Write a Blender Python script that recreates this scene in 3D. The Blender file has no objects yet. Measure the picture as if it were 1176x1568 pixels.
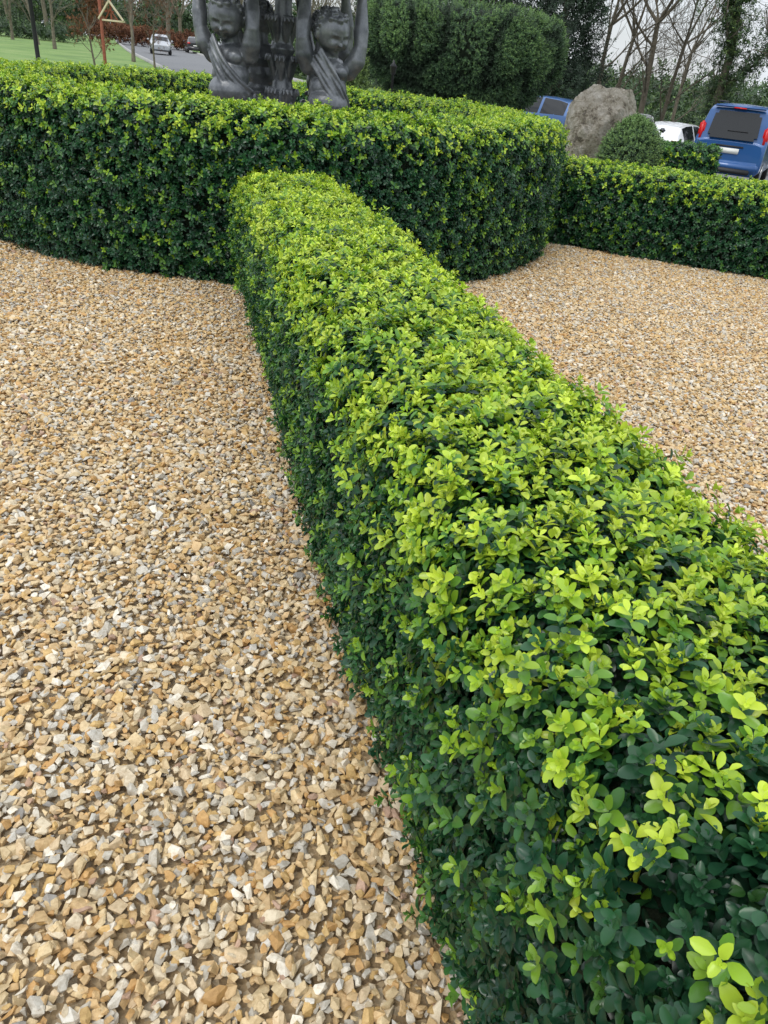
import bpy, bmesh, math, random
import numpy as np
from mathutils import Vector, Matrix
rng=np.random.default_rng(7); random.seed(7)
scene=bpy.context.scene
scene.view_settings.view_transform='Standard'
scene.view_settings.look='None'
scene.view_settings.exposure=0

# ------------------------------------------------------------ helpers
def link(o,parent=None):
    scene.collection.objects.link(o)
    if parent is not None: o.parent=parent
    return o
def empty(name,loc=(0,0,0),rz=0):
    o=bpy.data.objects.new(name,None); o.location=loc; o.rotation_euler=(0,0,rz); o.empty_display_size=.2
    return link(o)
def mesh_np(name,V,F,smooth=False):
    me=bpy.data.meshes.new(name); V=np.asarray(V,np.float32); F=np.asarray(F,np.int32)
    me.vertices.add(len(V)); me.vertices.foreach_set('co',V.ravel())
    k=F.shape[1]; me.loops.add(F.size); me.loops.foreach_set('vertex_index',F.ravel())
    me.polygons.add(len(F)); me.polygons.foreach_set('loop_start',np.arange(len(F),dtype=np.int32)*k)
    me.polygons.foreach_set('use_smooth',np.full(len(F),smooth,bool))
    me.update(calc_edges=True); return me
def obj(name,me,mat=None,parent=None):
    o=bpy.data.objects.new(name,me)
    if mat is not None:
        for m in (mat if isinstance(mat,(list,tuple)) else [mat]): me.materials.append(m)
    return link(o,parent)
class NT:
    def __init__(s,name):
        s.m=bpy.data.materials.new(name); s.m.use_nodes=True; s.t=s.m.node_tree; s.n=s.t.nodes; s.p=s.n['Principled BSDF']; s.out=s.n['Material Output']
    def add(s,t,**k):
        x=s.n.new(t)
        for a,b in k.items(): setattr(x,a,b)
        return x
    def l(s,a,b): s.t.links.new(a,b)
    def noise(s,scale,detail=4,rough=.6,coord='Object'):
        tc=s.add('ShaderNodeTexCoord'); x=s.add('ShaderNodeTexNoise'); x.inputs['Scale'].default_value=scale; x.inputs['Detail'].default_value=detail; x.inputs['Roughness'].default_value=rough
        s.l(tc.outputs[coord],x.inputs['Vector']); return x
    def ramp(s,src,stops):
        r=s.add('ShaderNodeValToRGB'); e=r.color_ramp.elements
        e[0].position=stops[0][0]; e[0].color=(*stops[0][1],1); e[1].position=stops[-1][0]; e[1].color=(*stops[-1][1],1)
        for p,c in stops[1:-1]:
            q=e.new(p); q.color=(*c,1)
        s.l(src,r.inputs[0]); return r
    def bump(s,src,strength=.4,dist=.02):
        b=s.add('ShaderNodeBump'); b.inputs['Strength'].default_value=strength; b.inputs['Distance'].default_value=dist
        s.l(src,b.inputs['Height']); s.l(b.outputs[0],s.p.inputs['Normal']); return b
def noisemat(name,c0,c1,scale=5,rough=.8,bump=.3,bscale=None,dist=.02,metal=0,mid=None):
    t=NT(name); n=t.noise(scale)
    st=[(.3,c0),(.7,c1)]
    if mid: st=[(.3,c0),(.5,mid),(.7,c1)]
    r=t.ramp(n.outputs['Fac'],st); t.l(r.outputs[0],t.p.inputs['Base Color'])
    t.p.inputs['Roughness'].default_value=rough; t.p.inputs['Metallic'].default_value=metal
    if bump: 
        n2=t.noise(bscale or scale*4); t.bump(n2.outputs['Fac'],bump,dist)
    return t.m
def leafmat(name,stops,rough=.38,trans=.22,hue=True):
    t=NT(name)
    a=t.add('ShaderNodeAttribute',attribute_name='age'); b=t.add('ShaderNodeAttribute',attribute_name='tint',attribute_type='INSTANCER')
    m=t.add('ShaderNodeMath',operation='MULTIPLY'); t.l(a.outputs['Fac'],m.inputs[0]); t.l(b.outputs['Fac'],m.inputs[1])
    n=t.noise(9,2); mm=t.add('ShaderNodeMath',operation='MULTIPLY_ADD'); t.l(n.outputs['Fac'],mm.inputs[0]); mm.inputs[1].default_value=.12
    t.l(m.outputs[0],mm.inputs[2])
    s=t.add('ShaderNodeMath',operation='SUBTRACT'); t.l(mm.outputs[0],s.inputs[0]); s.inputs[1].default_value=.06
    r=t.ramp(s.outputs[0],stops)
    v=t.add('ShaderNodeAttribute',attribute_name='val',attribute_type='INSTANCER')
    hs=t.add('ShaderNodeHueSaturation'); t.l(r.outputs[0],hs.inputs['Color']); t.l(v.outputs['Fac'],hs.inputs['Value'])
    t.l(hs.outputs[0],t.p.inputs['Base Color']); t.p.inputs['Roughness'].default_value=rough
    t.p.inputs['Specular IOR Level'].default_value=.5
    if trans>0:
        tr=t.add('ShaderNodeBsdfTranslucent'); t.l(hs.outputs[0],tr.inputs['Color'])
        mx=t.add('ShaderNodeMixShader'); mx.inputs[0].default_value=trans
        t.l(t.p.outputs[0],mx.inputs[1]); t.l(tr.outputs[0],mx.inputs[2]); t.l(mx.outputs[0],t.out.inputs['Surface'])
    return t.m
def plain(name,c,rough=.5,metal=0,spec=.5,var=.06):
    t=NT(name); n=t.noise(6); r=t.ramp(n.outputs['Fac'],[(.3,tuple(x*(1-var) for x in c)),(.7,tuple(min(1,x*(1+var)) for x in c))])
    t.l(r.outputs[0],t.p.inputs['Base Color']); t.p.inputs['Roughness'].default_value=rough; t.p.inputs['Metallic'].default_value=metal
    t.p.inputs['Specular IOR Level'].default_value=spec; return t.m
_ks=rng.normal(size=(24,3)); _ph=rng.uniform(0,6.28,24)
def nz(P,f,seed=0):
    P=np.asarray(P); s=0
    for i in range(6):
        j=(i+seed*5)%24; s=s+np.sin(P@(_ks[j]*f*(1+.35*i))+_ph[j])/(1+.4*i)
    return s/3.0
def smooth(t): t=np.clip(t,0,1); return t*t*(3-2*t)
def gz(x,y):
    x=np.asarray(x,float); y=np.asarray(y,float)
    s=smooth(x/9)
    return -.053*np.clip(y-16,0,26)*s + .0125*np.clip(y-25,0,110)*smooth(-(x-2)/8)

# ------------------------------------------------------------ materials
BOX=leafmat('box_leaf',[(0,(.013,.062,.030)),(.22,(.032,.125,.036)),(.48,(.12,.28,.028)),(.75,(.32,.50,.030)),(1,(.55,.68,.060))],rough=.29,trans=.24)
YEW=leafmat('yew_leaf',[(0,(.022,.052,.026)),(.5,(.060,.130,.048)),(1,(.16,.27,.08))],rough=.6,trans=.0)
TREELEAF=leafmat('tree_leaf',[(0,(.028,.058,.026)),(.5,(.075,.135,.045)),(1,(.18,.27,.07))],rough=.55,trans=.0)
COPPER=leafmat('copper_leaf',[(0,(.10,.035,.015)),(.5,(.25,.10,.04)),(1,(.40,.18,.07))],rough=.7,trans=.0)
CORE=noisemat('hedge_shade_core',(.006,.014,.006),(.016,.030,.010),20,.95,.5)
BARK=noisemat('bark',(.10,.085,.06),(.22,.19,.14),7,.95,.6)

# ------------------------------------------------------------ sprig library
def leaf(L,W,fold=.25,curl=.15,rounded=True):
    st=[(.20,.58),(.45,1.0),(.73,.92),(.92,.54)] if rounded else [(.22,.62),(.5,1.0),(.78,.72)]
    V=[(0,0,0)]
    for t,w in st:
        z=-curl*L*t*t
        V+= [(-W/2*w,L*t,z+fold*W/2*w),(0,L*t,z),(W/2*w,L*t,z+fold*W/2*w)]
    V.append((0,L*1.0,-curl*L)); k=len(st)
    F=[(0,2,1),(0,3,2)]
    for i in range(k-1):
        a=1+3*i; b=a+3
        F+=[(a,a+1,b),(a+1,b+1,b),(a+1,a+2,b+1),(a+2,b+2,b+1)]
    a=1+3*(k-1); F+=[(a,a+1,a+3),(a+1,a+2,a+3)]
    return np.array(V),np.array(F)
def sprig(name,mat,kind,seed):
    r=np.random.default_rng(seed); Vs=[];Fs=[];A=[];off=0
    if kind=='box':
        n=6; zs=np.array([0,.013,.025,.035,.042,.047]); Ls=np.array([.023,.025,.026,.024,.019,.012])*r.uniform(.9,1.1); pit=np.radians([8,14,20,30,46,66]); age=[.0,.12,.52,.90,1,1.]; W=.53
    else:
        n=6; zs=np.linspace(0,.05,n); Ls=np.linspace(.026,.016,n); pit=np.radians(np.linspace(0,70,n)); age=np.linspace(.1,1,n); W=.42
    for i in range(n):
        for k in range(2):
            L=Ls[i]*r.uniform(.85,1.12)
            v,f=leaf(L,L*W*r.uniform(.9,1.1),r.uniform(.25,.6),r.uniform(-.05,.32),kind=='box')
            p=pit[i]+r.normal(0,.16); c,s=math.cos(p),math.sin(p)
            v=v@np.array([[1,0,0],[0,c,s],[0,-s,c]])
            a=k*math.pi+i*math.pi/2+r.normal(0,.16); c,s=math.cos(a),math.sin(a)
            v=v@np.array([[c,s,0],[-s,c,0],[0,0,1]])
            v[:,2]+=zs[i]; v[:,0]+=.1*zs[i]*r.normal()
            Vs.append(v);Fs.append(f+off);off+=len(v);A+= [np.clip(age[i]+r.normal(0,.07),0,1)]*len(v)
    me=mesh_np(name,np.vstack(Vs),np.vstack(Fs),True)
    at=me.attributes.new('age','FLOAT','POINT'); at.data.foreach_set('value',np.array(A,np.float32))
    me.materials.append(mat); return bpy.data.objects.new(name,me)
def library(name,mat,kind,n=6,seed=1):
    c=bpy.data.collections.new(name)
    for i in range(n): c.objects.link(sprig(f'{name}_sprig_{i}',mat,kind,seed+i))
    return c
LB=library('box_sprigs',BOX,'box',9,11); LY=library('yew_sprigs',YEW,'yew',4,31); LT=library('tree_leaf_sprigs',TREELEAF,'yew',4,51); LC=library('copper_sprigs',COPPER,'yew',3,71)

def make_gn(coll):
    g=bpy.data.node_groups.new('scatter_'+coll.name,'GeometryNodeTree')
    g.interface.new_socket('Geometry',in_out='INPUT',socket_type='NodeSocketGeometry'); g.interface.new_socket('Geometry',in_out='OUTPUT',socket_type='NodeSocketGeometry')
    N=g.nodes; gi=N.new('NodeGroupInput'); go=N.new('NodeGroupOutput'); ip=N.new('GeometryNodeInstanceOnPoints'); ci=N.new('GeometryNodeCollectionInfo')
    ci.inputs['Collection'].default_value=coll; ci.inputs['Separate Children'].default_value=True; ci.inputs['Reset Children'].default_value=True
    def na(n,t):
        x=N.new('GeometryNodeInputNamedAttribute'); x.data_type=t; x.inputs['Name'].default_value=n; return x.outputs['Attribute']
    L=g.links; L.new(gi.outputs[0],ip.inputs['Points']); L.new(ci.outputs[0],ip.inputs['Instance']); ip.inputs['Pick Instance'].default_value=True
    L.new(na('idx','INT'),ip.inputs['Instance Index']); L.new(na('rot','FLOAT_VECTOR'),ip.inputs['Rotation']); L.new(na('scl','FLOAT'),ip.inputs['Scale'])
    L.new(ip.outputs[0],go.inputs[0]); return g
GN={}
def scatter(name,coll,P,D,scl,tint,val,parent=None):
    n=len(P); D=D/np.linalg.norm(D,axis=1,keepdims=True)
    ref=rng.normal(size=(n,3)); X=np.cross(ref,D); X/=np.linalg.norm(X,axis=1,keepdims=True)+1e-9; Y=np.cross(D,X)
    R20=X[:,2]; b=-np.arcsin(np.clip(R20,-1,1)); a=np.arctan2(Y[:,2],D[:,2]); c=np.arctan2(X[:,1],X[:,0])
    me=bpy.data.meshes.new(name); me.vertices.add(n); me.vertices.foreach_set('co',np.asarray(P,np.float32).ravel())
    def at(nm,t,d,key='value'):
        x=me.attributes.new(nm,t,'POINT'); x.data.foreach_set(key,d)
    at('rot','FLOAT_VECTOR',np.stack([a,b,c],1).astype(np.float32).ravel(),'vector')
    at('scl','FLOAT',(np.ones(n)*scl).astype(np.float32)); at('tint','FLOAT',(np.ones(n)*tint).astype(np.float32)); at('val','FLOAT',(np.ones(n)*val).astype(np.float32))
    at('idx','INT',rng.integers(0,50,n).astype(np.int32))
    o=bpy.data.objects.new(name,me); link(o,parent)
    if coll.name not in GN: GN[coll.name]=make_gn(coll)
    m=o.modifiers.new('scatter','NODES'); m.node_group=GN[coll.name]; return o

# ------------------------------------------------------------ hedges
def profile(w,h,r=.07,tuck=.05):
    pts=[(-w/2+tuck,0.0),(-w/2,.22)]
    pts+=[(-w/2,h-r)]
    for a in np.linspace(180,90,8)[1:]: pts.append((-w/2+r+r*math.cos(math.radians(a)),h-r+r*math.sin(math.radians(a))))
    q=[(-x,z) for x,z in pts[::-1]]
    pts=np.array(pts+q); d=np.linalg.norm(np.diff(pts,axis=0),axis=1); keep=np.r_[True,d>1e-6]; pts=pts[keep]
    s=np.r_[0,np.cumsum(np.linalg.norm(np.diff(pts,axis=0),axis=1))]
    return pts,s
def hedge_surf(path,w,h,S,Q,r):
    pts,ps=profile(w,h,r); path=np.asarray(path,float)
    cs=np.r_[0,np.cumsum(np.linalg.norm(np.diff(path,axis=0),axis=1))]
    s=S*cs[-1]; q=Q*ps[-1]
    cx=np.interp(s,cs,path[:,0]); cy=np.interp(s,cs,path[:,1]); e=.05
    tx=np.interp(s+e,cs,path[:,0])-np.interp(s-e,cs,path[:,0]); ty=np.interp(s+e,cs,path[:,1])-np.interp(s-e,cs,path[:,1]); l=np.hypot(tx,ty); tx/=l; ty/=l
    o=np.interp(q,ps,pts[:,0]); z=np.interp(q,ps,pts[:,1])
    do=np.interp(q+.02,ps,pts[:,0])-np.interp(q-.02,ps,pts[:,0]); dz=np.interp(q+.02,ps,pts[:,1])-np.interp(q-.02,ps,pts[:,1])
    no,nzz=-dz,do; l=np.hypot(no,nzz); no/=l; nzz/=l
    rx,ry=ty,-tx
    P=np.stack([cx+rx*o,cy+ry*o,z],1); N=np.stack([rx*no,ry*no,nzz],1)
    return P,N,cs[-1],ps[-1]
def hedge(name,path,w,h,dens,sc=1.0,top=1.0,side=.35,lump=.022,seed=0,r=.09,bright=.25,tfn=None,fl=.016,shoots=.03):
    ns=max(30,int(sum(np.linalg.norm(np.diff(np.array(path),axis=0),axis=1))/.06)); nq=44
    S,Q=np.meshgrid(np.linspace(0,1,ns),np.linspace(0,1,nq),indexing='ij')
    P,N,Ls,Lq=hedge_surf(path,w,h,S.ravel(),Q.ravel(),r)
    P=P+N*(nz(P,5,seed)*lump-.07+nz(P,30,seed)*.008)[:,None]; P[:,2]=np.maximum(P[:,2],-.01)
    i=np.arange(ns*nq).reshape(ns,nq); F=np.stack([i[:-1,:-1],i[:-1,1:],i[1:,1:],i[1:,:-1]],-1).reshape(-1,4)
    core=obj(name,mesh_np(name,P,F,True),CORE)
    n=int(Ls*Lq*dens)
    P,N,_,_=hedge_surf(path,w,h,rng.random(n),rng.random(n),r)
    patch=nz(P,2.6,seed+2); fine=nz(P,17,seed+1)
    lay=rng.random(n); deep=lay<.34; sh=(~deep)&(rng.random(n)<shoots)
    off=np.where(deep,-.052+rng.normal(0,.01,n),rng.normal(0,.014,n)-.012)+nz(P,5,seed)*lump+fine*fl
    off-=.035*(rng.random(n)<.07); off+=np.where(sh,rng.uniform(.015,.05,n),0)
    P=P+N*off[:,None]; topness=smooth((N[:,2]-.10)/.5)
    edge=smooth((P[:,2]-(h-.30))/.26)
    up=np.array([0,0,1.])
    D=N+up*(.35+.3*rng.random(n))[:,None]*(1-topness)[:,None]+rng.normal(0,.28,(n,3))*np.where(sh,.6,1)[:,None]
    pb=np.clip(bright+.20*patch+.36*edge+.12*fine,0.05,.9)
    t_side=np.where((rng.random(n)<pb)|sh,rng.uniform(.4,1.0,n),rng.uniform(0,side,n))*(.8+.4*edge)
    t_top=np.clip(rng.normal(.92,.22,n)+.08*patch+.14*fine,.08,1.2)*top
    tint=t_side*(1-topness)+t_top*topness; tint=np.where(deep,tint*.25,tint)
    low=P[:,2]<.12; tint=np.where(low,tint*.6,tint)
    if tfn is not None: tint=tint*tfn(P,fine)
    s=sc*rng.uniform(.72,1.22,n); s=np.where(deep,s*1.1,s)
    val=rng.uniform(.78,1.2,n)*np.where(deep,.6,1)  # buried layer darkened in tint and value, painting shade into the gaps
    keep=P[:,2]>.01
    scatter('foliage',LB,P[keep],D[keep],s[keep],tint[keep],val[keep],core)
    return core
mainpath=[(.800-.313*y+.010*math.sin(y*2.1),y) for y in np.linspace(-.9,5.75,50)]
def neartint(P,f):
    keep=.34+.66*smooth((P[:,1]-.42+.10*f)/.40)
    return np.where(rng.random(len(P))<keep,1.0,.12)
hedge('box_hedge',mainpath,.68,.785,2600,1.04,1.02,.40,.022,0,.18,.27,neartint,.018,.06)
C0=(-1.57,8.3)
ring=[]
for a in np.linspace(0,2*math.pi,140):
    x=C0[0]+2.58*math.cos(a); y=C0[1]+2.58*math.sin(a)*(1.3 if math.sin(a)>0 else 1); ring.append((x,y))
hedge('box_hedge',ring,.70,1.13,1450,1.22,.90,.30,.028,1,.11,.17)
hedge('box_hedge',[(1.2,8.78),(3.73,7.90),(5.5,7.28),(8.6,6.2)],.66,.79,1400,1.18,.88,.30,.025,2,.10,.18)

# ------------------------------------------------------------ ground
def sheet(name,xs,ys,dz,mat,fn=None):
    X,Y=np.meshgrid(xs,ys,indexing='ij'); Z=gz(X,Y)+dz
    if fn is not None: Z=Z+fn(X,Y)
    V=np.stack([X.ravel(),Y.ravel(),Z.ravel()],1); i=np.arange(X.size).reshape(X.shape)
    F=np.stack([i[:-1,:-1],i[1:,:-1],i[1:,1:],i[:-1,1:]],-1).reshape(-1,4)
    return obj(name,mesh_np(name,V,F,True),mat)
t=NT('grass'); n=t.noise(.35,6); n2=t.noise(25,4)
r=t.ramp(n.outputs['Fac'],[(.3,(.10,.18,.045)),(.5,(.15,.25,.06)),(.7,(.21,.29,.09))]); t.l(r.outputs[0],t.p.inputs['Base Color']); t.p.inputs['Roughness'].default_value=.9; t.bump(n2.outputs['Fac'],.6,.03); GRASS=t.m
def nonuni(a,b,fine,lo,hi): 
    return np.unique(np.r_[np.linspace(a,lo,14),np.arange(lo,hi,fine),np.linspace(hi,b,14)])
sheet('grass_ground',nonuni(-900,900,2,-60,40),nonuni(-300,1500,2,-10,140),-.016,GRASS)
t=NT('gravel_base'); tc=t.add('ShaderNodeTexCoord'); vo=t.add('ShaderNodeTexVoronoi'); vo.inputs['Scale'].default_value=75; t.l(tc.outputs['Object'],vo.inputs['Vector'])
r=t.ramp(vo.outputs['Color'],[(.1,(.19,.13,.07)),(.5,(.39,.28,.15)),(.9,(.51,.43,.30))]); t.l(r.outputs[0],t.p.inputs['Base Color']); t.p.inputs['Roughness'].default_value=.9; t.bump(vo.outputs['Distance'],.9,.012)  # colour darker than the stones: shadow between them painted into the base
sheet('gravel_ground',np.linspace(-8,9,60),np.linspace(-3,12.8,60),-.004,t.m)
ASPH=noisemat('asphalt',(.12,.125,.13),(.20,.20,.205),40,.75,.3)
sheet('asphalt_parking',np.linspace(1.5,34,50),np.linspace(17,48,50),.004,ASPH)
rp=np.array([(2,14.5),(-3,27),(-9,42),(-22,72),(-38,112),(-60,170)]); tt=np.linspace(0,len(rp)-1,90)
cx=np.interp(tt,range(len(rp)),rp[:,0]); cy=np.interp(tt,range(len(rp)),rp[:,1]); k=np.ones(9)/9
cx[4:-4]=np.convolve(cx,k,'valid'); cy[4:-4]=np.convolve(cy,k,'valid')
tx=np.gradient(cx); ty=np.gradient(cy); l=np.hypot(tx,ty); nx,ny=ty/l,-tx/l
def ribbon(name,offs,zz,mat):
    X=cx[:,None]+nx[:,None]*offs[None,:]; Y=cy[:,None]+ny[:,None]*offs[None,:]; Z=gz(X,Y)+np.asarray(zz)
    V=np.stack([X.ravel(),Y.ravel(),Z.ravel()],1); i=np.arange(X.size).reshape(X.shape)
    F=np.stack([i[:-1,:-1],i[1:,:-1],i[1:,1:],i[:-1,1:]],-1).reshape(-1,4); return obj(name,mesh_np(name,V,F,True),mat)
ribbon('road',np.linspace(-3.6,3.6,8),.02,ASPH)
KERB=noisemat('kerb_stone',(.3,.3,.29),(.45,.44,.42),12,.8,.2)
for sgn in(-1,1): ribbon('road_kerb',np.array([3.62,3.62,3.78,3.78])*sgn,np.array([-.02,.14,.14,-.02])[None],KERB)

# ------------------------------------------------------------ gravel stones
def stonevars(n):
    out=[]
    for k in range(n):
        bm=bmesh.new(); m=rng.integers(10,16)
        d=rng.normal(size=(m,3)); d/=np.linalg.norm(d,axis=1,keepdims=True); d=np.sign(d)*np.abs(d)**.75
        d*=np.array([.51,.36*rng.uniform(.72,1.25),.23*rng.uniform(.7,1.4)])*rng.uniform(.88,1.08,(m,1))
        for p in d: bm.verts.new(p)
        bmesh.ops.convex_hull(bm,input=bm.verts[:])
        for v in [v for v in bm.verts if not v.link_faces]: bm.verts.remove(v)
        bmesh.ops.triangulate(bm,faces=bm.faces[:]); bm.verts.index_update()
        bmesh.ops.recalc_face_normals(bm,faces=bm.faces[:])
        out.append((np.array([v.co[:] for v in bm.verts]),np.array([[v.index for v in f.verts] for f in bm.faces]))); bm.free()
    return out
SV=stonevars(30)
def layer(sp):
    X,Y=np.meshgrid(np.arange(-5.2,7.2,sp),np.arange(.15,9.2,sp)); X=X.ravel(); Y=Y.ravel()
    X=X+rng.uniform(-.6,.6,len(X))*sp; Y=Y+rng.uniform(-.6,.6,len(X))*sp
    k=(X>-.62*Y-.45)&(X<.62*Y+.55)
    c=.80-.313*Y; k&=~((np.abs(X-c)<.27)&(Y<5.8))
    yy=Y-C0[1]; k&=~(np.hypot(X-C0[0],np.where(yy>0,yy/1.3,yy))<2.82)
    k&=(Y<8.65-(X-1.3)*.345); k&=~((X<-1.57)&(Y>8.3))
    return X[k],Y[k]
XA,YA=layer(.0195); XB,YB=layer(.024)
X=np.r_[XA,XB]; Y=np.r_[YA,YB]; Z=np.r_[rng.uniform(.0,.008,len(XA)),rng.uniform(.008,.017,len(XB))]
und=nz(np.stack([X,Y,X*0],1),2.2,2)*.008; Z=Z+und
n=len(X); sz=np.clip(rng.lognormal(math.log(.0250),.32,n),.012,.050)
spin=rng.uniform(0,6.283,n); tx_=rng.normal(0,.32,n); ty_=rng.normal(0,.32,n)
def rotm(ax,a):
    c,s=np.cos(a),np.sin(a); o=np.zeros_like(a); i=np.ones_like(a)
    M={'x':[[i,o,o],[o,c,-s],[o,s,c]],'y':[[c,o,s],[o,i,o],[-s,o,c]],'z':[[c,-s,o],[s,c,o],[o,o,i]]}[ax]
    return np.array(M).transpose(2,0,1)
R=rotm('x',tx_)@rotm('y',ty_)@rotm('z',spin)
pal=np.array([(.56,.39,.185),(.61,.475,.265),(.64,.55,.39),(.48,.455,.39),(.56,.54,.48),(.51,.30,.10),(.58,.39,.145),(.30,.29,.27),(.73,.68,.57),(.44,.29,.20),(.63,.49,.30)])
pw=np.array([.19,.20,.15,.085,.075,.065,.12,.02,.07,.02,.06]); pw/=pw.sum()
ci=rng.choice(len(pal),n,p=pw); col=pal[ci]*rng.uniform(.84,1.12,(n,1))
och=smooth(nz(np.stack([X,Y,X*0],1),1.6,1)*.5+.45)[:,None]*.33
col=col*(1-och)+col*np.array([1.0,.88,.66])*och
lum=col@np.array([.3,.6,.1]); col=(.94*col+.06*lum[:,None])*1.03
vi=rng.integers(0,len(SV),n); Vs=[];Fs=[];Cs=[];off=0
for k,(v,f) in enumerate(SV):
    ii=np.where(vi==k)[0]
    P=np.einsum('nij,mj->nmi',R[ii],v)*sz[ii][:,None,None]+np.stack([X[ii],Y[ii],Z[ii]+.004],1)[:,None,:]
    Vs.append(P.reshape(-1,3)); m=len(v); Fs.append((f[None]+(np.arange(len(ii))*m)[:,None,None]+off).reshape(-1,3)); off+=len(ii)*m
    Cs.append(np.repeat(col[ii],m,axis=0))
me=mesh_np('gravel',np.vstack(Vs),np.vstack(Fs)); Cs=np.vstack(Cs); a=me.color_attributes.new('col','FLOAT_COLOR','POINT'); a.data.foreach_set('color',np.c_[Cs,np.ones(len(Cs))].astype(np.float32).ravel())
t=NT('gravel_stone'); at=t.add('ShaderNodeAttribute',attribute_name='col'); nn=t.noise(90,4,.7); rr=t.ramp(nn.outputs['Fac'],[(.3,(.75,.69,.61)),(.6,(1.07,1.06,1.05))])
mx=t.add('ShaderNodeMix',data_type='RGBA',blend_type='MULTIPLY'); mx.inputs[0].default_value=1; t.l(at.outputs['Color'],mx.inputs[6]); t.l(rr.outputs[0],mx.inputs[7]); t.l(mx.outputs[2],t.p.inputs['Base Color']); t.p.inputs['Roughness'].default_value=.62
n3=t.noise(300,2); t.bump(n3.outputs['Fac'],.35,.002)
gravel=obj('gravel',me,t.m)
bm=bmesh.new(); bmesh.ops.create_icosphere(bm,subdivisions=2,radius=.020)
for v in bm.verts: v.co.z*=.35; v.co.x*=1+.3*math.sin(v.co.y*200)
me=bpy.data.meshes.new('red_petal'); bm.to_mesh(me); bm.free(); o=obj('red_petal',me,plain('petal_red',(.6,.01,.03),.5)); o.location=(1.02,2.22,.035); o.rotation_euler=(.4,.3,0)

# ------------------------------------------------------------ blobs (topiary/bushes)
def blob(name,loc,fn,dens,coll,sc,tint,area,n_u=70,lump=.05,mat=CORE,up=.3,cleft=0.,cf=1.6):
    U,A=np.meshgrid(np.linspace(0,1,n_u),np.linspace(0,2*math.pi,n_u*2),indexing='ij')
    def ev(u,a):
        P=fn(u,a); return P+np.array(loc)
    def cl(P): return np.exp(-(nz(P*np.array([1,1,.55]),cf,3)/.10)**2)
    P=ev(U.ravel(),A.ravel()); cen=np.array(loc)+np.array([0,0,P[:,2].mean()-loc[2]]); 
    N=P-cen; N/=np.linalg.norm(N,axis=1,keepdims=True)
    Pc=P-N*sc*.045+N*(nz(P,2.2,1)*lump-cleft*cl(P))[:,None]
    i=np.arange(U.size).reshape(U.shape); F=np.stack([i[:-1,:-1],i[:-1,1:],i[1:,1:],i[1:,:-1]],-1).reshape(-1,4)
    core=obj(name,mesh_np(name,Pc,F,True),mat)
    n=int(dens*area); u=rng.random(n); a=rng.uniform(0,6.283,n); P=ev(u,a); e=.01
    du=ev(np.clip(u+e,0,1),a)-ev(np.clip(u-e,0,1),a); da=ev(u,a+e)-ev(u,a-e); N=np.cross(da,du); N/=np.linalg.norm(N,axis=1,keepdims=True)+1e-9
    s=np.sign(((P-cen)*N).sum(1)); N*=s[:,None]; c=cl(P)*(cleft>0); nn=nz(P,2.2,1)
    P=P+N*(nn*lump-cleft*c+rng.normal(0,.012*sc,n))[:,None]
    tn=np.clip(tint*(1+.5*N[:,2]+.35*nn+rng.normal(0,.2,n)),0,1.2)*(1-.8*c)  # leaf colour darkened along the clefts, a painted crease shade
    scatter('foliage',coll,P,N+np.array([0,0,up])+rng.normal(0,.35,(n,3)),sc*rng.uniform(.7,1.3,n),tn,rng.uniform(.7,1.25,n)*(1-.5*c),core)
    return core
def topi(u,a):
    z=.25+2.72*u; w=np.interp(u,[0,.2,.45,.62,.8,.92,.975,.99,1],[1.35,1.6,2.28,2.52,2.52,2.36,2.0,1.5,0])
    ca,sa=np.cos(a),np.sin(a); e=.75
    lump=1+.03*np.sin(5*a+2)+.02*np.sin(9*a+u*4)
    return np.stack([w*np.sign(ca)*np.abs(ca)**e*lump,w*.75*np.sign(sa)*np.abs(sa)**e*lump,z-.06*w*np.sign(ca)*np.abs(ca)*.3],1)
blob('topiary_yew',(.72,22.5,0),topi,560,LY,2.1,.95,50,lump=.06,cleft=.14,cf=1.7)
def ball(rx,ry,rz): 
    def f(u,a):
        th=math.pi*(1-u); return np.stack([rx*np.sin(th)*np.cos(a),ry*np.sin(th)*np.sin(a),rz*np.cos(th)],1)
    return f
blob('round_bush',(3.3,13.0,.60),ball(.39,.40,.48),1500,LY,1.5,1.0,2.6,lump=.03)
blob('cone_conifer',(-1.6,18,.0),lambda u,a:np.stack([.36*(1-u)**.7*np.cos(a),.36*(1-u)**.7*np.sin(a),.1+1.95*u],1),1200,LT,1.8,1.3,3,lump=.03,up=1)
hedge('low_hedge',[(3.55,13.7),(4.85,13.42)],.6,.79,700,1.7,.42,.3,.02,3)

# ------------------------------------------------------------ boulder
bm=bmesh.new(); bmesh.ops.create_icosphere(bm,subdivisions=6,radius=1)
P=np.array([v.co[:] for v in bm.verts]); P=np.sign(P)*np.abs(P)**.78
pl=rng.normal(size=(14,3)); pl/=np.linalg.norm(pl,axis=1,keepdims=True); pl=np.vstack([pl,[[-.35,-.5,.79],[.55,-.6,.58],[.1,-.95,.0],[0,0,1]]]); dd=np.r_[rng.uniform(.90,1.05,14),.92,.90,.84,.90]
pl/=np.linalg.norm(pl,axis=1,keepdims=True)
for q,d in zip(pl,dd):
    m=P@q; P=P-np.outer(np.maximum(0,m-d),q)*.92
rid=1-np.abs(nz(P,6,1))*1.6
P=P*(1+.05*nz(P,3.0,2)+.035*nz(P,8,3)+.022*nz(P,19,1)+.010*nz(P,45,2)-.05*np.clip(rid,0,1)**4)[:,None]*np.array([.70,.6,1.02])
P[:,:2]*=(1-.06*smooth((P[:,2]-.45)/.6))[:,None]
for v,p in zip(bm.verts,P): v.co=p
for f in bm.faces: f.smooth=True
me=bpy.data.meshes.new('boulder'); bm.to_mesh(me); bm.free()
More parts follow.
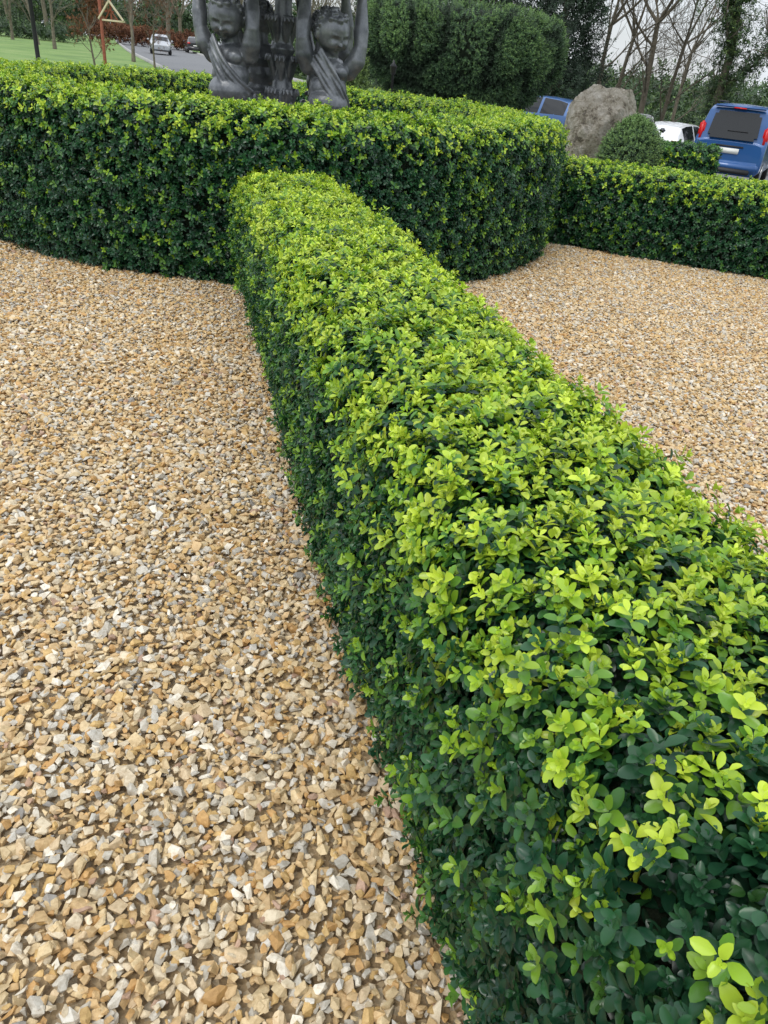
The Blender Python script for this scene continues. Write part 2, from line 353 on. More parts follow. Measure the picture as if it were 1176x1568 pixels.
t=NT('boulder_stone'); n=t.noise(5,10,.74); r=t.ramp(n.outputs['Fac'],[(.38,(.17,.145,.11)),(.45,(.44,.39,.30)),(.52,(.60,.55,.46)),(.64,(.76,.72,.64))]); t.l(r.outputs[0],t.p.inputs['Base Color']); t.p.inputs['Roughness'].default_value=.9; n=t.noise(7,9,.75); t.bump(n.outputs['Fac'],1.0,.4)
o=obj('boulder',me,t.m); o.location=(3.05,14.4,.60); o.rotation_euler=(0,.04,.3)

# ------------------------------------------------------------ statue (numpy accumulation -> voxel remesh)
def ico(sub):
    b=bmesh.new(); bmesh.ops.create_icosphere(b,subdivisions=sub,radius=1); b.verts.index_update()
    V=np.array([v.co[:] for v in b.verts]); F=np.array([[v.index for v in f.verts] for f in b.faces]); b.free(); return V,F
ICO={s:ico(s) for s in(1,2,3,6)}
def cyl(seg=18):
    a=np.arange(seg)/seg*2*math.pi; c=np.stack([np.cos(a),np.sin(a)],1); F=[]
    for i in range(seg):
        j=(i+1)%seg; F+=[(i,j,seg+j),(i,seg+j,seg+i),(2*seg,j,i),(2*seg+1,seg+i,seg+j)]
    return c,np.array(F)
CYC,CYF=cyl()
def statue():
    SVs=[];SF=[];cnt=[0]; T=[np.eye(4)]
    def push(V,F,M=None):
        m=np.array(T[0]) if M is None else np.array(T[0])@np.array(M)
        V=V@m[:3,:3].T+m[:3,3]; SVs.append(V); SF.append(F+cnt[0]); cnt[0]+=len(V)
    def sph(c,r,sub=3,M=None):
        r=np.array([r]*3 if isinstance(r,(int,float)) else r); V,F=ICO[sub]; push(V*r+np.array(c),F,M)
    def cap(p0,p1,r0,r1):
        p0=np.array(p0,float);p1=np.array(p1,float); d=Vector(p1-p0); q=np.array(d.to_track_quat('Z','Y').to_matrix())
        n=len(CYC); V=np.vstack([np.c_[CYC*r0,np.zeros(n)],np.c_[CYC*r1,np.full(n,d.length)],[[0,0,0],[0,0,d.length]]])
        push(V@q.T+p0,CYF); sph(p0,float(r0),3 if r0>.04 else 2); sph(p1,float(r1),3 if r1>.04 else 2)
    def chain(pts,rs):
        for i in range(len(pts)-1): cap(pts[i],pts[i+1],rs[i],rs[i+1])
    def lathe(prof,seg=64):
        V=[];F=[]
        for r,z in prof: V+=[(r*math.cos(2*math.pi*i/seg),r*math.sin(2*math.pi*i/seg),z) for i in range(seg)]
        V+=[(0,0,prof[0][1]),(0,0,prof[-1][1])]; nn=len(prof)
        for a in range(nn-1):
            for i in range(seg):
                j=(i+1)%seg; F+=[(a*seg+i,a*seg+j,(a+1)*seg+j),(a*seg+i,(a+1)*seg+j,(a+1)*seg+i)]
        for i in range(seg):
            j=(i+1)%seg; F+=[(nn*seg,j,i),(nn*seg+1,(nn-1)*seg+i,(nn-1)*seg+j)]
        push(np.array(V),np.array(F))
    def head(c,rotz,tilt,roll=0):
        S=Matrix.Translation(c)@Matrix.Rotation(rotz,4,'Z')@Matrix.Rotation(roll,4,'Y')@Matrix.Rotation(tilt,4,'X')
        P,F=ICO[6]; P=P.copy(); g=lambda x,z,sx,sz: np.exp(-((P[:,0]-x)/sx)**2-((P[:,2]-z)/sz)**2)*(P[:,1]<0)
        d=1-.20*g(.33,-.04,.16,.10)-.20*g(-.33,-.04,.16,.10)+.13*g(.33,-.05,.10,.055)+.13*g(-.33,-.05,.10,.055)
        d+=.05*g(.32,.12,.22,.07)+.05*g(-.32,.12,.22,.07)+.05*g(0,.45,.4,.3)
        d+=.24*g(0,-.25,.10,.08)+.10*g(0,-.06,.07,.16)+.07*g(.10,-.28,.05,.04)+.07*g(-.10,-.28,.05,.04)
        d+=.15*g(.46,-.38,.25,.22)+.15*g(-.46,-.38,.25,.22)
        d+=.14*g(0,-.46,.15,.045)+.14*g(0,-.58,.12,.05)-.20*g(0,-.52,.18,.028)-.10*g(0,-.67,.2,.05)+.16*g(0,-.82,.20,.13)
        P=P*d[:,None]; P[:,0]*=.92; P[:,0]*=np.where(P[:,2]<-.3,1-.12*(-P[:,2]-.3),1); P[:,1]*=.98
        push(P*.172,F,S)
        r=np.random.default_rng(int(abs(c[0]*1000)+5))
        for _ in range(190):
            q=r.normal(size=3); q/=np.linalg.norm(q)
            if q[2]<-.4 or (q[1]<-.1 and q[2]<.66) or (abs(q[0])>.75 and q[2]<.05 and q[1]<.2): continue
            sph(q*np.array([.162,.174,.178]),r.uniform(.018,.030),1,S)
        for s in(-1,1): sph((s*.158,.01,-.03),(.02,.034,.046),2,S)
    def cherub(loc,yaw,lean,headyaw,tilt,roll,flip=1,arms=None):
        T[0]=np.array(Matrix.Translation(loc)@Matrix.Rotation(yaw,4,'Z')@Matrix.Rotation(lean,4,'Y'))
        f=flip
        sph((0,0,1.45),(.19,.145,.15)); sph((0,-.025,1.32),(.185,.165,.16)); sph((0,-.075,1.19),(.20,.185,.15)); sph((0,0,1.03),(.225,.19,.15))
        sph((.085,-.095,1.47),(.085,.06,.065)); sph((-.085,-.095,1.47),(.085,.06,.065)); sph((0,.02,1.53),(.165,.095,.07))
        chain([(0,.01,1.53),(0,-.01,1.66)],[.085,.078])
        for s,(el,wr) in zip((-1,1),arms):
            sh=(s*.195,0,1.50)
            sph(sh,(.092,.09,.09)); mid=tuple((a+b)/2+c for a,b,c in zip(sh,el,(s*.014,-.015,-.015)))
            chain([sh,mid,el],[.086,.088,.064]); m2=tuple(a*.68+b*.32 for a,b in zip(el,wr)); chain([el,m2,wr],[.064,.072,.044])
            pc=(wr[0]-s*.005,wr[1]+.01,wr[2]+.06); sph(pc,(.046,.024,.052))
            for k,(o,L) in enumerate(((-.032,.055),(-.011,.066),(.011,.060),(.030,.046))):
                b0=(pc[0]+o,pc[1],pc[2]+.035); b1=(pc[0]+o*1.2,pc[1]-.005,pc[2]+.035+L*.6); b2=(pc[0]+o*1.2,pc[1]-.03,pc[2]+.03+L)
                chain([b0,b1,b2],[.013,.012,.010])
            chain([(pc[0]-s*.035,pc[1]-.005,pc[2]-.02),(pc[0]-s*.06,pc[1]-.03,pc[2]+.01),(pc[0]-s*.062,pc[1]-.04,pc[2]+.035)],[.014,.012,.010])
        for s in(-1,1):
            chain([(s*.10,0,.98),(s*.12,-.08*(s*f>0)-.02,.72),(s*.11,-.03,.66)],[.135,.115,.088]); chain([(s*.11,-.03,.66),(s*.115,.01,.54),(s*.11,0,.40)],[.088,.085,.055])
            chain([(s*.11,.03,.37),(s*.12,-.11,.355)],[.048,.038])
        for o in (-.05,-.025,0,.025,.05):
            pts=[];rs=[]
            for q in np.linspace(0,1,14):
                x=f*(-.15+.33*q)+f*o*.8; z=1.58-.44*q+o*1.1
                hw=.205; yb=-math.sqrt(max(.0,1-(x/hw)**2))*(.15+.06*min(1,q*1.6))-.006-.008*math.sin(9*q+o*90)
                pts.append((x,yb,z)); rs.append(.0165+.004*(abs(o)>.04))
            chain(pts,rs)
        for k in range(20):
            a=2*math.pi*k/20; z0=1.08+.035*math.sin(2*a); L=.24+.07*math.sin(3*a+1); b=.04*math.sin(5*a)
            chain([(.205*math.cos(a),.19*math.sin(a)-.02,z0),(.24*math.cos(a+.14+b),.225*math.sin(a+.14+b)-.02,z0-L*.5),(.25*math.cos(a+.05-b),.23*math.sin(a+.05-b)-.02,z0-L)],[.034,.038,.024])
        head((0,-.065,1.79),headyaw,tilt,roll)
    lathe([(.75,0),(.75,.12),(.68,.16),(.66,.28),(.70,.31),(.70,.36),(.3,.38)])
    lathe([(.16,.3),(.13,.6),(.10,.9),(.14,1.0),(.12,1.1),(.08,1.4),(.10,1.5),(.12,1.55),(.09,1.6),(.08,1.95),(.14,2.05),(.2,2.1)])
    for lev,z in enumerate((1.02,1.30,1.62)):
        for k in range(6):
            a=2*math.pi*(k+.5*lev)/6; ca,sa=math.cos(a),math.sin(a)
            for o in(-.25,0,.25):
                c2,s2=math.cos(a+o),math.sin(a+o)
                chain([(.08*ca,.08*sa,z),(.12*c2,.12*s2,z+.12),(.15*c2,.15*s2,z+.19),(.17*c2,.17*s2,z+.15)],[.024,.024,.018,.010])
    lathe([(.1,2.05),(.35,2.10),(.7,2.15),(.92,2.21),(1.0,2.30),(1.0,2.34),(.92,2.30),(.5,2.22),(.05,2.18)])
    cherub((-.40,-.24,-.03),-.30,-.04,.30,.36,.12,1,(((-.29,-.05,1.70),(-.33,.03,2.07)),((.28,-.07,1.70),(.22,.06,2.07))))
    cherub((.43,-.24,-.06),.30,.04,.35,.34,-.06,1,(((-.28,-.07,1.70),(-.25,.06,2.09)),((.28,-.05,1.70),(.27,.03,2.09))))
    ba=(((-.28,-.05,1.72),(-.30,.03,2.03)),((.28,-.05,1.72),(.30,.03,2.03)))
    cherub((-.30,.40,.0),math.pi+.7,0,.2,.3,0,1,ba)
    cherub((.34,.40,-.02),math.pi-.6,0,-.2,.3,0,1,ba)
    me=mesh_np('cherub_fountain_statue',np.vstack(SVs),np.vstack(SF))
    t=NT('weathered_bronze'); n=t.noise(5,7,.7); r=t.ramp(n.outputs['Fac'],[(.32,(.060,.066,.074)),(.5,(.145,.155,.168)),(.68,(.26,.27,.28))]); t.l(r.outputs[0],t.p.inputs['Base Color']); t.p.inputs['Metallic'].default_value=.3; t.p.inputs['Roughness'].default_value=.34
    n=t.noise(40,3); t.bump(n.outputs['Fac'],.2,.006)
    o=obj('cherub_fountain_statue',me,t.m); o.location=(-1.46,8.3,0)
    m=o.modifiers.new('r','REMESH'); m.mode='VOXEL'; m.voxel_size=.0075; m.use_smooth_shade=True
    m=o.modifiers.new('s','SMOOTH'); m.factor=.5; m.iterations=2
statue()

# ------------------------------------------------------------ cars
GLASS=plain('car_glass',(.012,.014,.016),.06,0,.5); TYRE=plain('tyre_rubber',(.02,.02,.02),.85); RIM=plain('alloy_rim',(.45,.46,.47),.3,.8)
TAIL=plain('tail_lamp_red',(.60,.012,.012),.2); PLATE=plain('plate_white',(.75,.75,.70),.5); TRIM=plain('black_trim',(.02,.02,.022),.6); LAMP=plain('clear_lamp',(.7,.7,.7),.15)
def paint(name,c):
    m=plain(name,c,.32,.15,.5,.03); p=m.node_tree.nodes['Principled BSDF']; p.inputs['Coat Weight'].default_value=.8; p.inputs['Coat Roughness'].default_value=.06; return m
def car(name,loc,yaw,pm,kind='mpv'):
    E=empty(name,loc,yaw)
    if kind=='mpv':
        W=.86; H=1.80
        st=[(-2.08,.42,.80,1.00,.80,.74),(-2.05,.28,.98,1.02,.85,.80),(-2.00,.26,1.02,1.30,.86,.76),(-1.93,.25,1.03,1.70,.86,.70),(-1.75,.25,1.04,1.79,.86,.67),(-.9,.22,1.03,1.82,.87,.66),(-.8,.22,1.03,1.82,.87,.66),(.1,.22,1.02,1.80,.87,.66),(.2,.22,1.02,1.79,.87,.66),(.85,.22,1.00,1.66,.87,.66),(1.35,.24,.99,1.10,.85,.70),(1.85,.28,.82,.92,.80,.66),(2.08,.34,.62,.72,.70,.58)]
        wb=(-1.35,1.35); rear=((-2.10,1.06),(-1.95,1.66)); rw=.60
    elif kind=='hatch':
        W=.86; H=1.45
        st=[(-2.0,.38,.70,.88,.78,.70),(-1.97,.28,.88,.95,.83,.76),(-1.85,.25,.92,1.10,.85,.70),(-1.50,.24,.92,1.36,.86,.64),(-1.1,.22,.92,1.43,.86,.62),(-.5,.22,.91,1.46,.86,.61),(-.4,.22,.91,1.46,.86,.61),(.2,.22,.90,1.44,.86,.61),(.3,.22,.90,1.43,.86,.61),(.75,.22,.90,1.28,.86,.62),(1.20,.24,.90,.98,.84,.66),(1.75,.28,.76,.84,.78,.62),(2.02,.34,.58,.66,.68,.55)]
        wb=(-1.25,1.3); rear=((-1.93,.98),(-1.52,1.33)); rw=.58
    V=[];F=[];mi=[]
    for (y,zb,zl,zr,wl,wr) in st:
        sec=[(-wl*.86,zb),(-wl,zb+.12),(-wl*1.01,(zb+zl)/2+.05),(-wl,zl),(-wr,zr-.04),(-wr*.8,zr),(0,zr+.015),(wr*.8,zr),(wr,zr-.04),(wl,zl),(wl*1.01,(zb+zl)/2+.05),(wl,zb+.12),(wl*.86,zb)]
        V+=[(x,y,z) for x,z in sec]
    k=13
    pill=(5,7)
    for i in range(len(st)-1):
        for j in range(k):
            a=i*k+j; b=i*k+(j+1)%k; F.append((a,b,b+k,a+k))
            g=0
            if j in(3,8) and i not in pill and 3<=i<=8: g=1
            if j in(4,5,6,7) and i==9: g=1
            mi.append(g)
    me=bpy.data.meshes.new('body'); 
    me.from_pydata(V,[],F+[tuple(range(k))[::-1],tuple(range((len(st)-1)*k,len(st)*k))]); me.update()
    bm=bmesh.new(); bm.from_mesh(me); bmesh.ops.recalc_face_normals(bm,faces=bm.faces[:]); bm.to_mesh(me); bm.free()
    me.materials.append(pm); me.materials.append(GLASS)
    for p,g in zip(me.polygons,mi): p.material_index=g; p.use_smooth=True
    b=link(bpy.data.objects.new('body',me),E); m=b.modifiers.new('b','BEVEL'); m.width=.03; m.segments=2; m.limit_method='ANGLE'; m.angle_limit=math.radians(25)
    def box(nm,c,s,mat,rx=0,bev=.02):
        bm=bmesh.new(); bmesh.ops.create_cube(bm,size=1,matrix=Matrix.Diagonal((*s,1))); bmesh.ops.bevel(bm,geom=bm.edges[:],offset=min(bev,min(s)*.45),segments=3,affect='EDGES')
        m=bpy.data.meshes.new(nm); bm.to_mesh(m); bm.free()
        for p in m.polygons:p.use_smooth=True
        o=obj(nm,m,mat,E); o.location=c; o.rotation_euler=(rx,0,0); return o
    (y0,z0),(y1,z1)=rear; L=math.hypot(y1-y0,z1-z0); ang=-math.atan2(y1-y0,z1-z0)
    bm=bmesh.new(); vs=[bm.verts.new(p) for p in [(-rw,-.0,-L/2),(rw,0,-L/2),(rw*.9,0,L/2),(-rw*.9,0,L/2)]]; f=bm.faces.new(vs); r_=bmesh.ops.extrude_face_region(bm,geom=[f]); bmesh.ops.translate(bm,verts=[v for v in r_['geom'] if isinstance(v,bmesh.types.BMVert)],vec=(0,.04,0))
    bmesh.ops.recalc_face_normals(bm,faces=bm.faces[:]); ed=[e for e in bm.edges if abs(e.verts[0].co.y-e.verts[1].co.y)>.03]; bmesh.ops.bevel(bm,geom=ed,offset=.07,segments=4,affect='EDGES')
    m=bpy.data.meshes.new('rear_window'); bm.to_mesh(m); bm.free(); o=obj('rear_window',m,GLASS,E); o.location=(0,(y0+y1)/2-.02,(z0+z1)/2); o.rotation_euler=(ang,0,0)
    box('wiper',(.1,(y0*.7+y1*.3)-.045,z0*.7+z1*.3),(.5,.015,.015),TRIM,ang)
    if kind=='mpv':
        for s in(-1,1):
            box('tail_lamp',(s*.765,-2.0,1.14),(.14,.12,.50),TAIL,.10,.04); box('reverse_lamp',(s*.765,-2.045,.87),(.11,.05,.06),LAMP)
        box('bumper',(0,-2.08,.46),(1.64,.14,.26),pm,0,.06); box('bumper_trim',(0,-2.12,.36),(1.3,.10,.12),TRIM); box('number_plate',(-.0,-2.105,.80),(.52,.02,.12),PLATE); box('plate_recess',(0,-2.09,.90),(.7,.03,.04),TRIM)
        box('roof_spoiler',(0,-1.97,1.76),(1.2,.18,.05),pm); box('brake_lamp',(0,-2.065,1.735),(.3,.02,.03),TAIL)
        for s in(-1,1): box('roof_rail',(s*.6,-.6,1.85),(.04,2.0,.04),TRIM)
    else:
        for s in(-1,1):
            box('tail_lamp',(s*.68,-1.95,.86),(.32,.12,.18),TAIL,.15,.04)
        box('bumper',(0,-2.0,.45),(1.6,.14,.26),pm,0,.06); box('bumper_trim',(0,-2.03,.34),(1.3,.10,.12),TRIM); box('number_plate',(0,-2.03,.66),(.52,.02,.11),PLATE)
    for s in(-1,1):
        box('door_mirror',(s*.98,.75,1.02),(.2,.12,.14),pm,0,.04); box('headlamp',(s*.62,st[-1][0]-.14,.68),(.28,.16,.14),LAMP,0,.04)
        for y in wb:
            bm=bmesh.new(); bmesh.ops.create_cone(bm,cap_ends=True,segments=28,radius1=.32,radius2=.32,depth=.2,matrix=Matrix.Rotation(math.pi/2,4,'Y')); bmesh.ops.bevel(bm,geom=[e for e in bm.edges if len(e.link_faces)==2 and e.calc_face_angle()>1],offset=.03,segments=2,affect='EDGES')
            m=bpy.data.meshes.new('wheel'); bm.to_mesh(m); bm.free(); o=obj('wheel',m,TYRE,E); o.location=(s*(W-.09),y,.32)
            bm=bmesh.new(); bmesh.ops.create_cone(bm,cap_ends=True,segments=20,radius1=.2,radius2=.2,depth=.03,matrix=Matrix.Rotation(math.pi/2,4,'Y')); m=bpy.data.meshes.new('rim'); bm.to_mesh(m); bm.free(); o=obj('rim',m,RIM,E); o.location=(s*(W+.015),y,.32)
    return E
def gl(x,y,dz=.01): return (x,y,float(gz(x,y))+dz)
car('parked_van_car',gl(8.62,22.6),-.46,paint('paint_blue',(.012,.085,.27)),'mpv')
car('parked_car',gl(9.35,30.5),-.65,paint('paint_white',(.72,.73,.74)),'hatch')
car('parked_car',gl(4.3,31.5),.9,paint('paint_light_blue',(.05,.13,.32)),'hatch')
car('parked_car',gl(7.0,28),-.3,paint('paint_black',(.02,.022,.03)),'hatch')
car('moving_car',gl(-23.5,73,.03),math.pi+.33,paint('paint_silver',(.40,.42,.44)),'hatch')
car('moving_car',gl(-25.3,90,.03),.35,paint('paint_dark',(.03,.03,.035)),'hatch')

# ------------------------------------------------------------ street furniture
BLACK=plain('black_metal',(.015,.015,.017),.4,.3)
def lathe_obj(name,prof,mat,parent=None,seg=20,loc=(0,0,0)):
    V=[];F=[]
    for r,z in prof: V+=[(r*math.cos(2*math.pi*i/seg),r*math.sin(2*math.pi*i/seg),z) for i in range(seg)]
    for a in range(len(prof)-1):
        for i in range(seg): F.append((a*seg+i,a*seg+(i+1)%seg,(a+1)*seg+(i+1)%seg,(a+1)*seg+i))
    me=mesh_np(name,np.array(V),np.array(F),True); o=obj(name,me,mat,parent); o.location=loc; return o
E=empty('street_lamp',gl(-11.8,25,0)); lathe_obj('post',[(.14,0),(.14,.5),(.09,.6),(.065,.8),(.05,4.4),(.09,4.45),(.04,4.5),(.04,4.6)],BLACK,E); lathe_obj('lantern',[(.10,4.6),(.20,5.05),(.22,5.1),(.05,5.25),(.01,5.35)],plain('lamp_glass',(.6,.6,.55),.2),E)
E=empty('garden_lamp',gl(-.66,15,0)); lathe_obj('post',[(.05,0),(.03,.1),(.022,.3),(.02,1.38),(.05,1.40)],BLACK,E,14); lathe_obj('lantern',[(.045,1.40),(.06,1.5),(.065,1.51),(.02,1.56),(.012,1.60),(.0,1.61)],BLACK,E,14)
E=empty('wooden_sign',gl(-11.35,30,0)); RB=noisemat('red_brown_wood',(.20,.05,.025),(.32,.10,.05),14,.7,.2); CW=noisemat('cream_wood',(.55,.46,.30),(.70,.62,.45),14,.7,.2)
lathe_obj('post',[(.06,0),(.055,3.4),(.03,3.44),(0,3.45)],RB,E,10,(-.36,0,0))
def bar(nm,p0,p1,w,mat):
    p0=Vector(p0);p1=Vector(p1); d=p1-p0; bm=bmesh.new(); bmesh.ops.create_cube(bm,size=1,matrix=Matrix.Diagonal((w,w*.8,d.length,1))); bmesh.ops.bevel(bm,geom=bm.edges[:],offset=w*.12,segments=2,affect='EDGES'); m=bpy.data.meshes.new(nm); bm.to_mesh(m); bm.free()
    o=obj(nm,m,mat,E); o.location=(p0+p1)/2; o.rotation_euler=d.to_track_quat('Z','Y').to_euler()
bar('base_rail',(-.42,-.0,1.93),(.48,-.0,1.93),.07,CW); bar('rafter_1',(-.42,-.06,1.95),(0,-.06,2.50),.07,CW); bar('rafter_2',(.46,-.06,1.95),(0,-.06,2.50),.07,CW); bar('king_post',(0,.06,1.80),(0,.06,2.62),.06,RB); bar('strut_1',(-.22,.05,1.95),(0,.0,2.25),.05,RB); bar('strut_2',(.22,.05,1.95),(0,.0,2.25),.05,RB); bar('brace',(-.36,.06,2.2),(.1,.06,2.2),.05,RB)

# ------------------------------------------------------------ trees
def tubes(segs,sides=6):
    S=np.array(segs,float); p0=S[:,0:3];p1=S[:,3:6];r0=S[:,6];r1=S[:,7]; d=p1-p0; d/=np.linalg.norm(d,axis=1,keepdims=True)+1e-9
    ref=np.where(np.abs(d[:,2:3])>.9,np.array([[1,0,0.]]),np.array([[0,0,1.]])); u=np.cross(d,ref); u/=np.linalg.norm(u,axis=1,keepdims=True); w=np.cross(d,u)
    a=np.arange(sides)/sides*2*math.pi; c=np.cos(a)[None,:,None]; s=np.sin(a)[None,:,None]
    ringd=u[:,None]*c+w[:,None]*s; A=p0[:,None]+ringd*r0[:,None,None]; B=p1[:,None]+ringd*r1[:,None,None]
    V=np.concatenate([A,B],1).reshape(-1,3); n=len(S); base=np.arange(n)[:,None]*2*sides; j=np.arange(sides)[None]; j2=(j+1)%sides
    F=np.stack([base+j,base+j2,base+sides+j2,base+sides+j],-1).reshape(-1,4); return V,F
def grow(segs,tips,p,d,r,L,dep,rnd,upw=.15,spread=.7,zmax=1e9):
    n=4; q=p.copy(); dd=d.copy(); rr=r
    if q[2]>zmax: return
    for i in range(n):
        dd=dd+rnd.normal(0,.10,3); dd[2]+=upw*.3; dd/=math.sqrt(dd@dd); q2=q+dd*L/n; r2=max(.006,r*(1-.5*(i+1)/n))
        segs.append((*q,*q2,rr,r2)); q=q2; rr=r2
        if dep>0 and i>=1:
            for _ in range(rnd.integers(1,3)):
                s=rnd.normal(0,1,3); s-=s.dot(dd)*dd; s/=math.sqrt(s@s); nd=dd*rnd.uniform(.6,1)+s*spread; nd/=math.sqrt(nd@nd)
                grow(segs,tips,q.copy(),nd,rr*rnd.uniform(.45,.7),L*rnd.uniform(.5,.75),dep-1,rnd,upw,spread,zmax)
    tips.append(q)
    if dep>0: grow(segs,tips,q,dd,rr,L*.7,dep-1,rnd,upw,spread,zmax)
def tree(name,loc,trunk_h,r,L,dep,seed,lean=(0,0),leaf=None,nleaf=0,lsc=4,tint=.6,sprd=.5,ivy=0,parent=None,spread=.7):
    rnd=np.random.default_rng(seed); segs=[];tips=[]; p=np.array([loc[0],loc[1],float(gz(loc[0],loc[1]))-.05]); d=np.array([lean[0],lean[1],1.]); d/=np.linalg.norm(d)
    n=6;q=p;rr=r*1.25
    for i in range(n):
        d=d+rnd.normal(0,.05,3); d/=np.linalg.norm(d); q2=q+d*trunk_h/n; r2=r*(1-.35*(i+1)/n); segs.append((*q,*q2,rr,r2)); q=q2; rr=r2
        if i>=1:
            s=rnd.normal(0,1,3); s[2]=abs(s[2])*.3; s/=np.linalg.norm(s); nd=d*.5+s*.8; nd/=np.linalg.norm(nd); grow(segs,tips,q.copy(),nd,r*.35,L*.7,max(0,dep-1),rnd,.2,spread)
    for k in range(3): 
        s=rnd.normal(0,.5,3); nd=d+s*.8; nd/=np.linalg.norm(nd); grow(segs,tips,q.copy(),nd,rr*.75,L,dep,rnd,.2,spread,11)
    V,F=tubes(segs,5); o=obj(name,mesh_np(name,V,F,True),BARK,parent)
    if leaf is not None:
        tips=np.array(tips); n1=int(nleaf*(1-ivy)); n2=nleaf-n1; Ps=[]
        if n1: 
            c=tips[rnd.integers(0,len(tips),n1)]; Ps.append(c+rnd.normal(0,sprd,(n1,3)))
        if n2:
            sg=np.array(segs); ln=np.linalg.norm(sg[:,3:6]-sg[:,:3],axis=1)*np.where(sg[:,6]>.04,1,0); pi=rnd.choice(len(sg),n2,p=ln/ln.sum()); tq=rnd.random((n2,1)); c=sg[pi,:3]*(1-tq)+sg[pi,3:6]*tq
            Ps.append(c+rnd.normal(0,1,(n2,3))*(sg[pi,6:7]*1.3+.10))
        P=np.vstack(Ps); m=len(P); g=nz(P,1.5,3); k=g>-.75
        D=rnd.normal(0,.6,(m,3))+np.array([0,0,.7]); scatter('foliage',leaf,P[k],D[k],(lsc*rnd.uniform(.7,1.3,m))[k],np.clip(tint+.35*g+rnd.normal(0,.15,m),0,1.2)[k],rnd.uniform(.7,1.25,m)[k],o)
    return o
for i,(x,y,h,r,L,le) in enumerate([(7.6,38,5,.13,3.0,(.05,0)),(8.9,40,5,.12,3.0,(-.06,0)),(10.0,39,5.5,.17,3.2,(.02,0)),(11.4,41,5,.12,3.0,(.08,0)),(13.6,46,5,.12,3.0,(-.02,0))]):
    tree('bare_tree',(x,y),h,r,L,3,100+i,le)
tree('ivy_tree',(11.9,35),6,.22,2.4,2,210,(.03,0),LT,5200,3.8,.75,.42,.65)
tree('ivy_tree',(14.0,33.5),6,.25,2.8,2,214,(-.02,0),LT,9500,3.8,.70,.50,.45)
tree('ivy_tree',(16.4,36),6,.22,2.8,2,218,(-.02,0),LT,4200,3.8,.65,.45,.55)
tree('bare_tree',(-18.5,52),4,.12,2.6,3,131,(.02,0)); tree('bare_tree',(-27,60),4,.13,2.6,3,132,(.0,0)); tree('bare_tree',(-31,66),4,.13,2.6,3,133,(-.03,0)); tree('bare_tree',(-36,72),4,.13,2.6,3,134,(.02,0))
def ever(loc,h,w,seed,tint):
    rnd=np.random.default_rng(seed); g=float(gz(*loc)); o=tree('evergreen_tree',loc,h*.6,.2,1.6,1,seed)
    n=5200; u=rnd.random(n)**.8; a=rnd.uniform(0,6.28,n); rr=w*(1-u**2.2)**.6*(.55+.5*rnd.random(n))*(1+.18*np.sin(5*a+9*u)+.12*np.sin(11*a-17*u))
    P=np.stack([loc[0]+rr*np.cos(a),loc[1]+rr*np.sin(a),g+.4+h*u],1); D=np.stack([np.cos(a),np.sin(a),.6+0*a],1)+rnd.normal(0,.4,(n,3))
    scatter('foliage',LY,P,D,5.0*rnd.uniform(.7,1.3,n),np.clip(tint+.4*nz(P,1.2,2),0,1.2),rnd.uniform(.4,.8,n),o)
ever((5.2,36),8,1.8,301,.3); ever((2.2,42),7,2.4,303,.25); ever((-1.8,46),6,2.6,305,.6)
tree('copper_beech',(-14.1,35),1.6,.05,1.0,2,401,(0,0),LC,1500,2.3,.75,.13,.0,spread=.35)
tree('copper_beech',(-15.2,46),2.4,.06,1.2,2,402,(0,0),LC,1100,2.6,.55,.25,.0)
def treeline(name,items):
    segs=[];tips=[]
    for i,(x,y,h,r) in enumerate(items):
        rnd=np.random.default_rng(900+i); p=np.array([x,y,float(gz(x,y))-.1]); q=p+np.array([rnd.normal(0,.2),0,h*.3]); segs.append((*p,*q,r*1.2,r))
        for k in range(5):
            nd=np.array([rnd.normal(0,.5),rnd.normal(0,.5),1.]); nd/=np.linalg.norm(nd); grow(segs,tips,q.copy(),nd,r*.6,h*.28,2,rnd,.2,.7)
    V,F=tubes(segs,4); return obj(name,mesh_np(name,V,F,True),BARK)
it=[(-58+i*3.6+rng.normal(0,1.2),104+rng.normal(0,10),9+rng.random()*4,.22) for i in range(17)]
treeline('distant_tree_row',it)
def shrubmass(name,x0,x1,y0,y1,h,n,coll,sc,tint,seed):
    rnd=np.random.default_rng(seed); x=rnd.uniform(x0,x1,n); y=rnd.uniform(y0,y1,n); P=np.stack([x,y,0*x],1); hh=h*(.65+.45*nz(P,.35,seed%4)+.2*nz(P,1.6,2)); hh=np.clip(hh,.3,None)
    z=gz(x,y)+hh*rnd.random(n)**.6; P[:,2]=z; e=bpy.data.objects.new(name,None); link(e)
    scatter('foliage',coll,P,rnd.normal(0,.6,(n,3))+np.array([0,-.3,.7]),sc*rnd.uniform(.6,1.4,n),np.clip(tint+.35*nz(P,.9,1)+rnd.normal(0,.12,n),0,1.2),rnd.uniform(.6,1.25,n),e)
shrubmass('shrub_mass',2,30,44,50,2.2,8000,LT,6.0,.65,5)
shrubmass('distant_woodland',-110,-8,150,190,9,9000,LT,26,.6,6)
shrubmass('distant_woodland',-8,110,110,150,6,8000,LT,24,.6,7)
shrubmass('copper_hedge',-40,-27,96,99,2.0,2500,LC,7,.45,8)
shrubmass('shrub_mass',-12,0,52,60,2.0,3500,LT,7,.7,9)
shrubmass('shrub_mass',-60,-34,78,84,1.7,3500,LT,8,.5,11)

